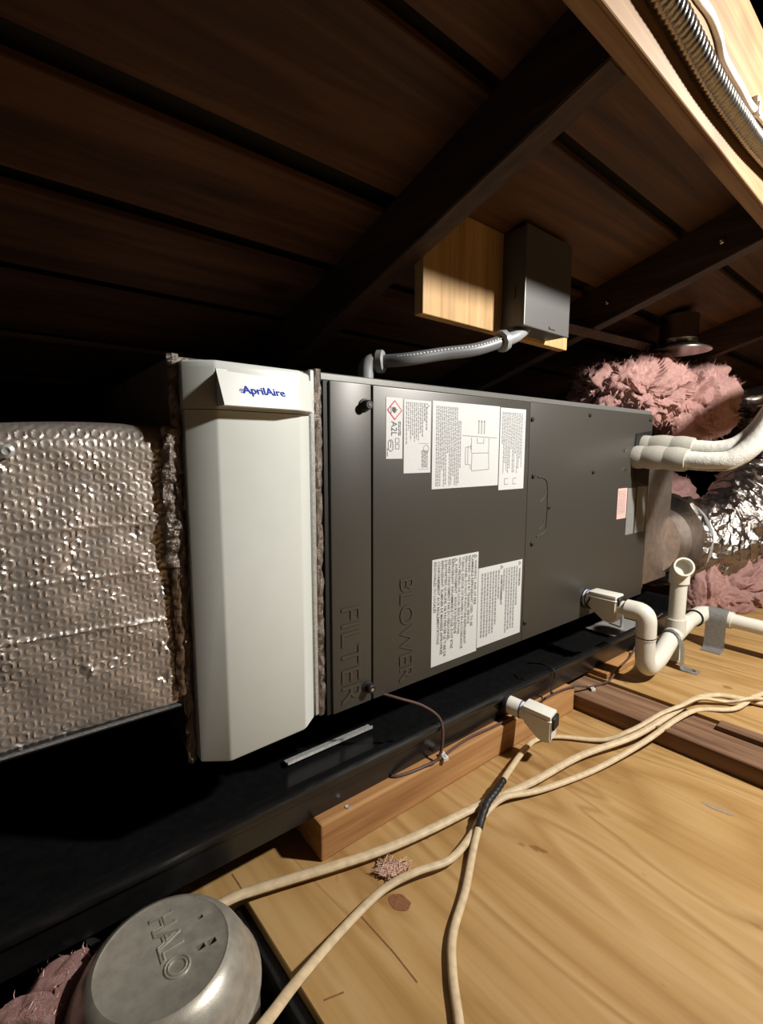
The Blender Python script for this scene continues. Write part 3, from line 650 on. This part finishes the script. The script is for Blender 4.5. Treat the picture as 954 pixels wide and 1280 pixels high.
add('switch_lead', tube(nb(), smooth_path(bw, 8), .0018, 6), 'rubber', label='thin dark lead from inside the pan to the white pan float switch', cat='wire')

# ------------------------------------------------------------ cream cables over the plywood
LAID = []
def cable(name_lab, pts, r, tape=None, sq=.72):
    P = [at(px, py, 2, z) for px, py, z in pts]; e = P[-1]; P += [Vector((e.x+.5, e.y-.10, .052)), Vector((e.x+1.3, e.y-.12, .051)), Vector((e.x+2.4, e.y-.05, .051))]; t = thing('cable', name_lab, 'cable', (P[len(P)//2].x, P[len(P)//2].y, 0))
    S = smooth_path(P, 8); up = [0.0]*len(S)
    for o_, ro in LAID:                          # ride over the cables already lying there
        for i, p in enumerate(S):
            for q in o_:
                dx = math.hypot(p.x-q.x, p.y-q.y)
                if dx < r+ro: up[i] = max(up[i], q.z+(r+ro)*sq*math.sqrt(max(0, 1-(dx/(r+ro))**2))-p.z)
    for _ in range(3): up = [max(up[i], .62*max(up[max(0, i-1)], up[min(len(up)-1, i+1)])) for i in range(len(up))]
    S = [p+Vector((0, 0, u)) for p, u in zip(S, up)]; S = [S[0]]+[(S[i-1]+S[i]*2+S[i+1])/4 for i in range(1, len(S)-1)]+[S[-1]]
    D = [S[0]]
    for a, b in zip(S, S[1:]): D += [a.lerp(b, .25), a.lerp(b, .5), a.lerp(b, .75), b]
    LAID.append((D, r))
    add('sheath', tube(nb(), S, r, 12, squash=sq), 'romex', t)
    if tape:
        a, b = tape; seg = S[int(a*len(S)):int(b*len(S))]
        add('tape_wrap', tube(nb(), smooth_path(seg, 2), r*1.22, 12, squash=.85, rf=lambda q, an, p: r*1.2*(1+.07*math.sin(q*60+an))), 'tape', t)
    return t
cable('thick cream cable running from the recessed light can along the pine timber', [(205, 1150, .012), (240, 1143, .013), (268, 1134, .015), (300, 1119, .014), (350, 1103, .012), (420, 1082, .012), (480, 1062, .011), (540, 1036, .010), (601, 1006, .008), (663, 979, .008), (725, 945, .010), (791, 921, .020), (838, 893, .046), (866, 875, .0485), (893, 869, .047), (925, 873, .050), (965, 881, .052), (1040, 880, .053)], .0078)
cable('cream cable curving across the plywood below a brown knot', [(250, 1375, .110), (332, 1278, .082), (372, 1226, .044), (430, 1160, .012), (478, 1113, .010), (520, 1090, .014), (562, 1075, .010), (588, 1046, .007), (604, 1020, .0075), (630, 1001, .0075), (684, 985, .007), (746, 961, .007), (806, 927, .022), (846, 899, .044), (874, 887, .046), (918, 886, .051), (954, 868, .053), (1030, 835, .053)], .0060)
cable('cream cable with a black tape splice near the white pan float switch', [(585, 1400, .006), (574, 1280, .006), (566, 1220, .006), (566, 1168, .006), (582, 1112, .006), (593, 1056, .009), (607, 1008, .020), (622, 986, .022), (637, 963, .020), (655, 938, .012), (672, 924, .007), (700, 921, .006), (746, 925, .007), (783, 920, .018), (822, 896, .045), (852, 882, .060), (874, 873, .061), (905, 877, .052), (940, 879, .053), (1030, 862, .053)], .0056, tape=(.283*19/22, .405*19/22))
add('debris_pile', None, 'debris', me=(lambda: (lambda bm: (lambda me: (bm.to_mesh(me), bm.free(), me)[2])(bpy.data.meshes.new('debris_pile')))((lambda bm: ([tube(bm, smooth_path([at(490+random.gauss(0, 9), 1086+random.gauss(0, 6), 2, .0015+random.random()*.006) for _ in range(4)], 3), .0007, 4) for _ in range(110)], bm)[1])(nb())))(), label='small clump of pinkish insulation dust on the plywood between two cables', cat='debris', kind='stuff')

# ------------------------------------------------------------ recessed light can
CC = Vector((.1115, -.127, 0)); ZC = .095
RL = thing('recessed_light_can', 'round brushed steel recessed light housing with raised lettering on its lid', 'light housing', (CC.x, CC.y, -.10))
def rl(name, bm, m, parent=None, **k): return add(name, bm, m, parent or RL, **k)
rl('housing', lathe(nb(), [(.093, -.10), (.093, .040), (.0955, .042), (.0955, .046), (.093, .049), (.0905, .054), (.086, .062)], 56, CC), 'can')
def cut_mesh(bm, cut_bm):
    obs = []
    for b in (bm, cut_bm):
        bmesh.ops.recalc_face_normals(b, faces=b.faces); m = bpy.data.meshes.new('lid'); b.to_mesh(m); b.free(); o = bpy.data.objects.new('lid', m); col.objects.link(o); obs.append(o)
    md = obs[0].modifiers.new('slots', 'BOOLEAN'); md.operation = 'DIFFERENCE'; md.object = obs[1]; md.solver = 'EXACT'
    me = bpy.data.meshes.new_from_object(obs[0].evaluated_get(bpy.context.evaluated_depsgraph_get()))
    for o in obs: bpy.data.objects.remove(o)
    return me
slots = nb()                                   # three punched slots, cut right into the lid
for px, py, a in ((251, 1182, .0042), (265, 1175, .0042), (250, 1145, .003)):
    p = at(px, py, 2, ZC); box(slots, p.x-a, p.x+a, p.y-a*.7, p.y+a*.7, ZC-.030, ZC+.01)
lid = rl('lid', None, 'can', me=cut_mesh(lathe(nb(), [(.0885, .056), (.0870, .064), (.0800, .078), (.0720, ZC-.006), (.0665, ZC-.0015), (.0630, ZC), (.0605, ZC-.0012), (0, ZC-.0014)], 56, CC), slots))
me, wd_, hg_ = text_mesh('HALO', .080, .026, bevel=.042, res=4, outline=True)
def on_lid(me, px, py):
    p = at(px, py, 2, ZC); rz = -1.62; c, s = math.cos(rz), math.sin(rz)
    me.transform(Matrix(((c, -s, 0, p.x), (s, c, 0, p.y), (0, 0, 1, ZC-.0013), (0, 0, 0, 1)))); return me
rl('lettering', None, 'can', lid, me=on_lid(me, 216, 1134))
pts = [at(120, 1178, 2, .05), at(100, 1215, 2, .03), at(88, 1250, 2, .02), at(92, 1300, 2, .0), at(110, 1350, 2, -.03)]
add('flexible_conduit', tube(nb(), smooth_path(pts, 22), .012, 14, rf=lambda q, a, p: .011+.0018*math.sin(q*190+a)), 'steel', label='short shiny flexible steel conduit beside the recessed light can', cat='conduit')
add('black_paper', B(.225, .238, -1.6, -.03, -.1, -.012, bev=.001), 'tape', smooth=False, label='black paper strip standing along the plywood cut-out edge', cat='paper')

# ------------------------------------------------------------ pink fibreglass insulation
from mathutils import kdtree
fp = smooth_path([(1.80, .04, .300), (2.00, .0, .270), (2.22, -.03, .270), (2.46, -.06, .37), (2.58, -.07, .54), (2.56, -.06, .72), (2.52, -.05, .86)], 26)
KD = kdtree.KDTree(len(fp))
for k_, p_ in enumerate(fp): KD.insert(p_, k_)
KD.balance()
SOLID = [(.405, 1.516, -.001, .55, .176, .7165), (1.513, 1.7455, .021, .541, .186, .640), (-.56, 1.7835, -.0625, .73, .058, .1170)]   # unit, plenum, pan in the unit frame
def press(p):
    q = toF(p)
    for u0, u1, v0, v1, z0, z1 in SOLID:
        if u0 < q.x < u1 and v0 < q.y < v1 and z0 < q.z < z1:
            d = min((q.x-u0, 0, u0), (u1-q.x, 0, u1), (q.y-v0, 1, v0), (v1-q.y, 1, v1), (z1-q.z, 2, z1)); q[d[1]] = d[2]
    p = toW(*q); c, _, d = KD.find(p)
    if d < .150: p = c+(p-c).normalized()*.150 if d > 1e-6 else p
    h = Vector((p.x-CAN.x, p.y-CAN.y, 0))
    if p.z < .093 and h.length < .0945: p = Vector((CAN.x, CAN.y, p.z))+h.normalized()*.0945
    p.z = min(p.z, max(.10, rb(p.y)-.003), .888 if p.x < 1.72 else 9)
    return p
CAN = Vector((.1115, -.127, 0))
def lump(lab_, c, rad, seed, sub=6, fib=260, flat=None, cat='insulation', fl=1.0):
    bm = nb(); bmesh.ops.create_icosphere(bm, subdivisions=sub, radius=1.0); sv = Vector((seed*3.7, seed*1.3, seed*2.9)); rad = Vector(rad); c = Vector(c); mr = min(rad); k = max(.5, min(1.0, mr/.12))
    for v in bm.verts:
        n = v.co.normalized(); p = Vector((n.x*rad.x, n.y*rad.y, n.z*rad.z)); q = p+sv
        wq = q+Vector((noise.noise(q*9), noise.noise(q*9+Vector((5, 0, 0))), noise.noise(q*9+Vector((0, 7, 0)))))*.05
        d = .34*mr*noise.noise(q*5/k**.5)+.026*k*noise.noise(wq*15/k**.5)-.030*k*max(0, .16-abs(noise.noise(wq*10/k**.5)))/.16+.012*k*noise.noise(wq*30/k**.5)-.010*k*abs(noise.noise(wq*42/k**.5))+.006*k*noise.noise(q*75)-.004*k*abs(noise.noise(q*120))
        nn = Vector((n.x/rad.x, n.y/rad.y, n.z/rad.z)).normalized(); v.co = press(p+nn*d+c)
        if flat is not None and v.co.z < flat: v.co.z = flat+(v.co.z-flat)*.05
    t = thing('insulation_batt', lab_, cat, (c.x, c.y, flat if flat is not None else c.z-rad.z))
    rr = random.Random(seed); bm.normal_update(); vs = bm.verts[:]; fb = nb()
    for _ in range(fib):
        v = rr.choice(vs); n = (v.normal+Vector((rr.uniform(-1, 1), rr.uniform(-1, 1), rr.uniform(-1, 1)))*.9).normalized(); L_ = rr.uniform(.008, .024)*fl; s = n.orthogonal().normalized()
        a, m_, e = v.co-n*.003, v.co+n*L_*.55+s*rr.uniform(-.004, .004)*fl, v.co+n*L_+s*rr.uniform(-.012, .012)*fl; wd = s.cross(n)*.00035
        x = [fb.verts.new(p) for p in (a-wd, a+wd, m_-wd, m_+wd, e)]; fb.faces.new((x[0], x[1], x[3], x[2])); fb.faces.new((x[2], x[3], x[4]))
    add('wool', bm, 'pinks', t); add('loose_fibres', fb, 'fibre', t, smooth=False, kind='stuff'); return t
lump('shaggy pink fibreglass insulation heaped over the far end of the air handler', (1.60, .075, .785), (.235, .14, .105), 4, fib=1600)
lump('peak of pink fibreglass insulation standing against the silver duct above the pipes', (1.925, .02, .765), (.175, .13, .150), 9, fib=1600)
lump('shadowed pink fibreglass insulation behind the pipes beside the foil plenum', (2.35, .35, .33), (.42, .20, .26), 14, sub=5, fib=200)
lump('low pink fibreglass insulation on the floor behind the drain pipe', (2.27, -.10, .11), (.36, .15, .13), 21, fib=900, flat=.044)
lump('small pink fibreglass tuft between the end of the black pan and the plenum', (1.855, -.085, .125), (.060, .060, .105), 43, sub=5, fib=400, flat=.044)
lump('pink fibreglass insulation under the crumpled silver duct', (3.02, -.16, .06), (.40, .26, .15), 25, sub=5, fib=300, flat=.044)
lump('pink fibreglass scrap tucked between the pan and the recessed light can', Vector((.012, -.082, .060)), (.056, .030, .042), 31, sub=5, fib=160, fl=.45)
lump('pink fibreglass scrap beside the flexible steel conduit of the light can', Vector((-.045, -.135, .045)), (.050, .038, .05), 36, sub=5, fib=160, fl=.45)

# ------------------------------------------------------------ plenum, flexible duct, line set, vent
PL = thing('supply_plenum', 'foil-faced plenum box joined to the far end of the air handler', 'duct', (1.62, .27, .063), True)
add('foil_board', B(1.516, 1.745, .022, .54, .186, .640, bev=.004), 'board', PL, smooth=False)
add('edge_tape', crumple_strip(1.513, 1.548, .186, .640, .012, .0025, 41.0, 8, 80), 'foiltape', PL, smooth=False)
for k in range(4): add('support_leg', B(1.54+(k % 2)*.16, 1.57+(k % 2)*.16, .25+(k//2)*.22, .28+(k//2)*.22, .0622, .188), 'rubber', PL, smooth=False)
FD = thing('flexible_duct', 'crumpled silver flexible duct bending up behind the white pipes', 'duct', (2.3, -.02, .12))
def frad(q, a, p): return .145+.012*math.sin(q*2*math.pi*19+.6*math.sin(a*2))+.018*noise.noise(Vector((q*30, math.cos(a)*3, math.sin(a)*3)))+.008*noise.noise(Vector((q*70, math.cos(a)*8, math.sin(a)*8)))
add('foil_jacket', tube(nb(), fp, .165, 56, rf=frad), 'foil', FD, smooth=False)
add('take_off_collar', tube(nb(), [(1.742, .055, .300), (1.86, .028, .292)], .112, 40), 'foiltape', FD)
add('retaining_band', tube(nb(), [(1.842, .032, .294), (1.855, .029, .292)], .150, 40), 'galv', FD)
LS = thing('refrigerant_line_set', 'pair of white insulated refrigerant pipes with grey foam collars on the air handler', 'pipe', (1.43, -.10, .57))
def ls(zo, xo, r, lift):
    return smooth_path([(1.43+xo, -.012, .604+zo), (1.43+xo, -.09, .602+zo), (1.43+xo, -.16, .596+zo), (1.43+xo, -.205, .594+zo), (1.435+xo, -.245, .606+zo+lift*.3), (1.45+xo, -.28, .645+zo+lift*.6), (1.47+xo, -.308, .71+zo+lift), (1.52+xo, -.335, .80+zo), (1.62+xo, -.37, .88+zo), (1.85+xo, -.41, .925+zo), (2.4+xo, -.44, .94+zo), (3.6+xo, -.46, .945+zo)], 10)
lo1 = ls(-.018, -.012, .024, -.02); lo2 = ls(.014, .028, .021, 0)
for P_, r, nm in ((lo1, .0235, 'suction_pipe'), (lo2, .0205, 'liquid_pipe')):
    add(nm, tube(nb(), P_, r, 20, rf=lambda q, a, p, r=r: r*(1+.04*noise.noise(Vector((q*60, math.cos(a)*2, math.sin(a)*2))))), 'wrap', LS)
    add('pipe_stripe', tube(nb(), [p+Vector((-.012, -.006, -r*.86)) for p in P_[18:]], .0022, 6), 'collar', LS)
for y0, y1, k in ((-.006, -.050, 0), (-.046, -.100, 1), (-.096, -.150, 2)):
    for P_, r in ((lo1, .030), (lo2, .027)):
        def pt(y): return min(P_, key=lambda p: abs(p.y-y))
        n_ = 6; pp = [Vector((pt(y0).x, y0+(y1-y0)*i/n_, pt(y0+(y1-y0)*i/n_).z)) for i in range(n_+1)]
        add('foam_collar', tube(nb(), pp, r, 20, rf=lambda q, a, p, r=r, k=k: r*(.96+.10*math.sin(q*math.pi)+.03*(k == 1))), 'collar', LS)
VP = thing('vent_pipe', 'dark galvanised vent pipe with a flared flange hanging below the roof', 'pipe', at(847, 440, 1, -.04))
vb = at(847, 440, 1, -.04)
add('pipe', lathe(nb(), [(.050, .012), (.050, .03), (.052, .033), (.050, .036), (.050, .10)], 32, vb), 'steel', VP)
add('flange', lathe(nb(), [(.086, 0), (.085, .004), (.058, .016), (.050, .022)], 32, vb), 'steel', VP)
add('damper_handle', box(nb(), vb.x+.048, vb.x+.09, vb.y-.012, vb.y+.002, vb.z+.045, vb.z+.058, .002), 'steel', VP)
sa, sb = at(716, 409, 1, .02), at(806, 431, 1, .02); d_ = (sb-sa); bm = nb()
tube(bm, [sa-d_*.3, sb+d_*.15], .016, 4); add('roof_strut', bm, 'rafter', smooth=False, label='thin grey-brown wooden strut beyond the electrical box, below the roof', cat='timber')

# ------------------------------------------------------------ pine block, electrical box, conduit
add('pine_block', B(.5785, 1.028, -.020, .000, .822, 1.003, bev=.002, seg=2), 'block', smooth=False, label='pale pine board nailed to the rafter behind the grey electrical box', cat='board')
EB = thing('electrical_box', 'grey steel electrical disconnect box mounted on the pine board', 'electrical box', (.868, -.045, .829))
add('enclosure', B(.787, .941, -.066, -.0195, .829, 1.000, bev=.002, seg=2), 'greybox', EB, smooth=False)
add('cover', B(.7855, .9425, -.071, -.0655, .8275, 1.002, bev=.002, seg=2), 'greybox', EB, smooth=False)
add('latch', B(.868, .890, -.073, -.0705, .8335, .838, bev=.0006), 'greybox', EB, smooth=False)
add('latch', B(.7845, .7871, -.050, -.046, .878, .900), 'greybox', EB, smooth=False)
CO = thing('conduit', 'grey flexible liquid-tight conduit with fittings from box to air handler top', 'conduit', toW(.53, .06, .717))
ctop = toW(.527, .055, .716)
cp = smooth_path([ctop+Vector((.022, -.009, .037)), Vector((.582, .018, .7555)), Vector((.64, -.006, .7680)), Vector((.70, -.030, .7795)), Vector((.760, -.044, .800))], 10)
add('conduit_tube', tube(nb(), cp, .0112, 16), 'conduit', CO)
bm = nb()
for i in range(0, len(cp)-1, 1):
    a, b = cp[i], cp[i+1]; o = Vector((-.004, -.0093, .0050)); tube(bm, [a+o, a.lerp(b, .55)+o], .0012, 5)
add('printed_dashes', bm, 'stripe', CO, smooth=False)
e1 = [ctop+Vector((0, 0, -.006)), ctop+Vector((0, 0, .034)), ctop+Vector((.030, -.012, .040))]
add('elbow_fitting', tube(nb(), fillet(e1, .026), .0135, 16), 'fit', CO)
def nut(p, d, r, L_):
    d = d.normalized(); return lathe(nb(), [(r*.86, 0), (r, .002), (r, L_-.002), (r*.86, L_)], 10, p, d)
dd = cp[3]-cp[0]; add('compression_nut', nut(cp[0]-dd.normalized()*.004, dd, .0195, .014), 'fit', CO); add('compression_ring', nut(cp[0]-dd.normalized()*.010, dd, .0170, .006), 'conduit', CO)
de = cp[-1]-cp[-4]; add('compression_nut', nut(cp[-1]-de.normalized()*.006, de, .0195, .014), 'fit', CO)
add('elbow_fitting', tube(nb(), fillet([cp[-1], cp[-1]+de.normalized()*.03, Vector((.826, -.046, .831))], .02), .0115, 14), 'fit', CO)

# ------------------------------------------------------------ services on the ridge board
FX = thing('flexible_conduit', 'ribbed steel flexible conduit strapped along the pale ridge board', 'conduit', (.8, -.368, 1.04))
fpts = [at(px, py, 1, -.368) for px, py in ((800, -60), (826, -12), (846, 22), (868, 62), (893, 105), (920, 145), (954, 190), (1010, 250), (1090, 330))]+[Vector((2.4, -.368, 1.035)), Vector((4.9, -.368, 1.035))]
S = smooth_path(fpts, 10); L_ = sum((S[i+1]-S[i]).length for i in range(len(S)-1)); ns = int(L_/.0012)
acc = [0]
for i in range(len(S)-1): acc.append(acc[-1]+(S[i+1]-S[i]).length)
res = []; j = 0
for k in range(ns+1):
    t = L_*k/ns
    while j < len(S)-2 and acc[j+1] < t: j += 1
    res.append(S[j].lerp(S[j+1], (t-acc[j])/max(1e-9, acc[j+1]-acc[j])))
add('ribbed_armour', tube(nb(), res, .011, 16, rf=lambda q, a, p: .0112+.0026*abs(math.sin(q*L_/.0088*math.pi+a*.5))), 'steel', FX)
WC = thing('white_cable', 'thin white cable clipped to the pale ridge board above the steel conduit', 'cable', (.8, -.358, 1.10))
wp = smooth_path([at(px, py, 1, -.358) for px, py in ((850, -40), (872, -5), (888, 18), (898, 45), (903, 68), (913, 88), (925, 108), (938, 132), (956, 152), (990, 200))]+[Vector((1.5, -.358, 1.085)), Vector((2.6, -.358, 1.09)), Vector((4.9, -.358, 1.09))], 8)
add('sheath', tube(nb(), wp, .0048, 12), 'whcable', WC)
pc = at(944, 138, 1, -.358); CL = thing('cable_clip', 'white plastic cable clip holding the white cable on the ridge board', 'clip', pc)
add('saddle', box(nb(), pc.x-.005, pc.x+.005, -.365, -.3530, pc.z-.009, pc.z+.009, .0015, 2), 'white', CL)
add('nail_boss', box(nb(), pc.x-.004, pc.x+.004, -.362, -.3530, pc.z+.008, pc.z+.019, .001), 'white', CL)
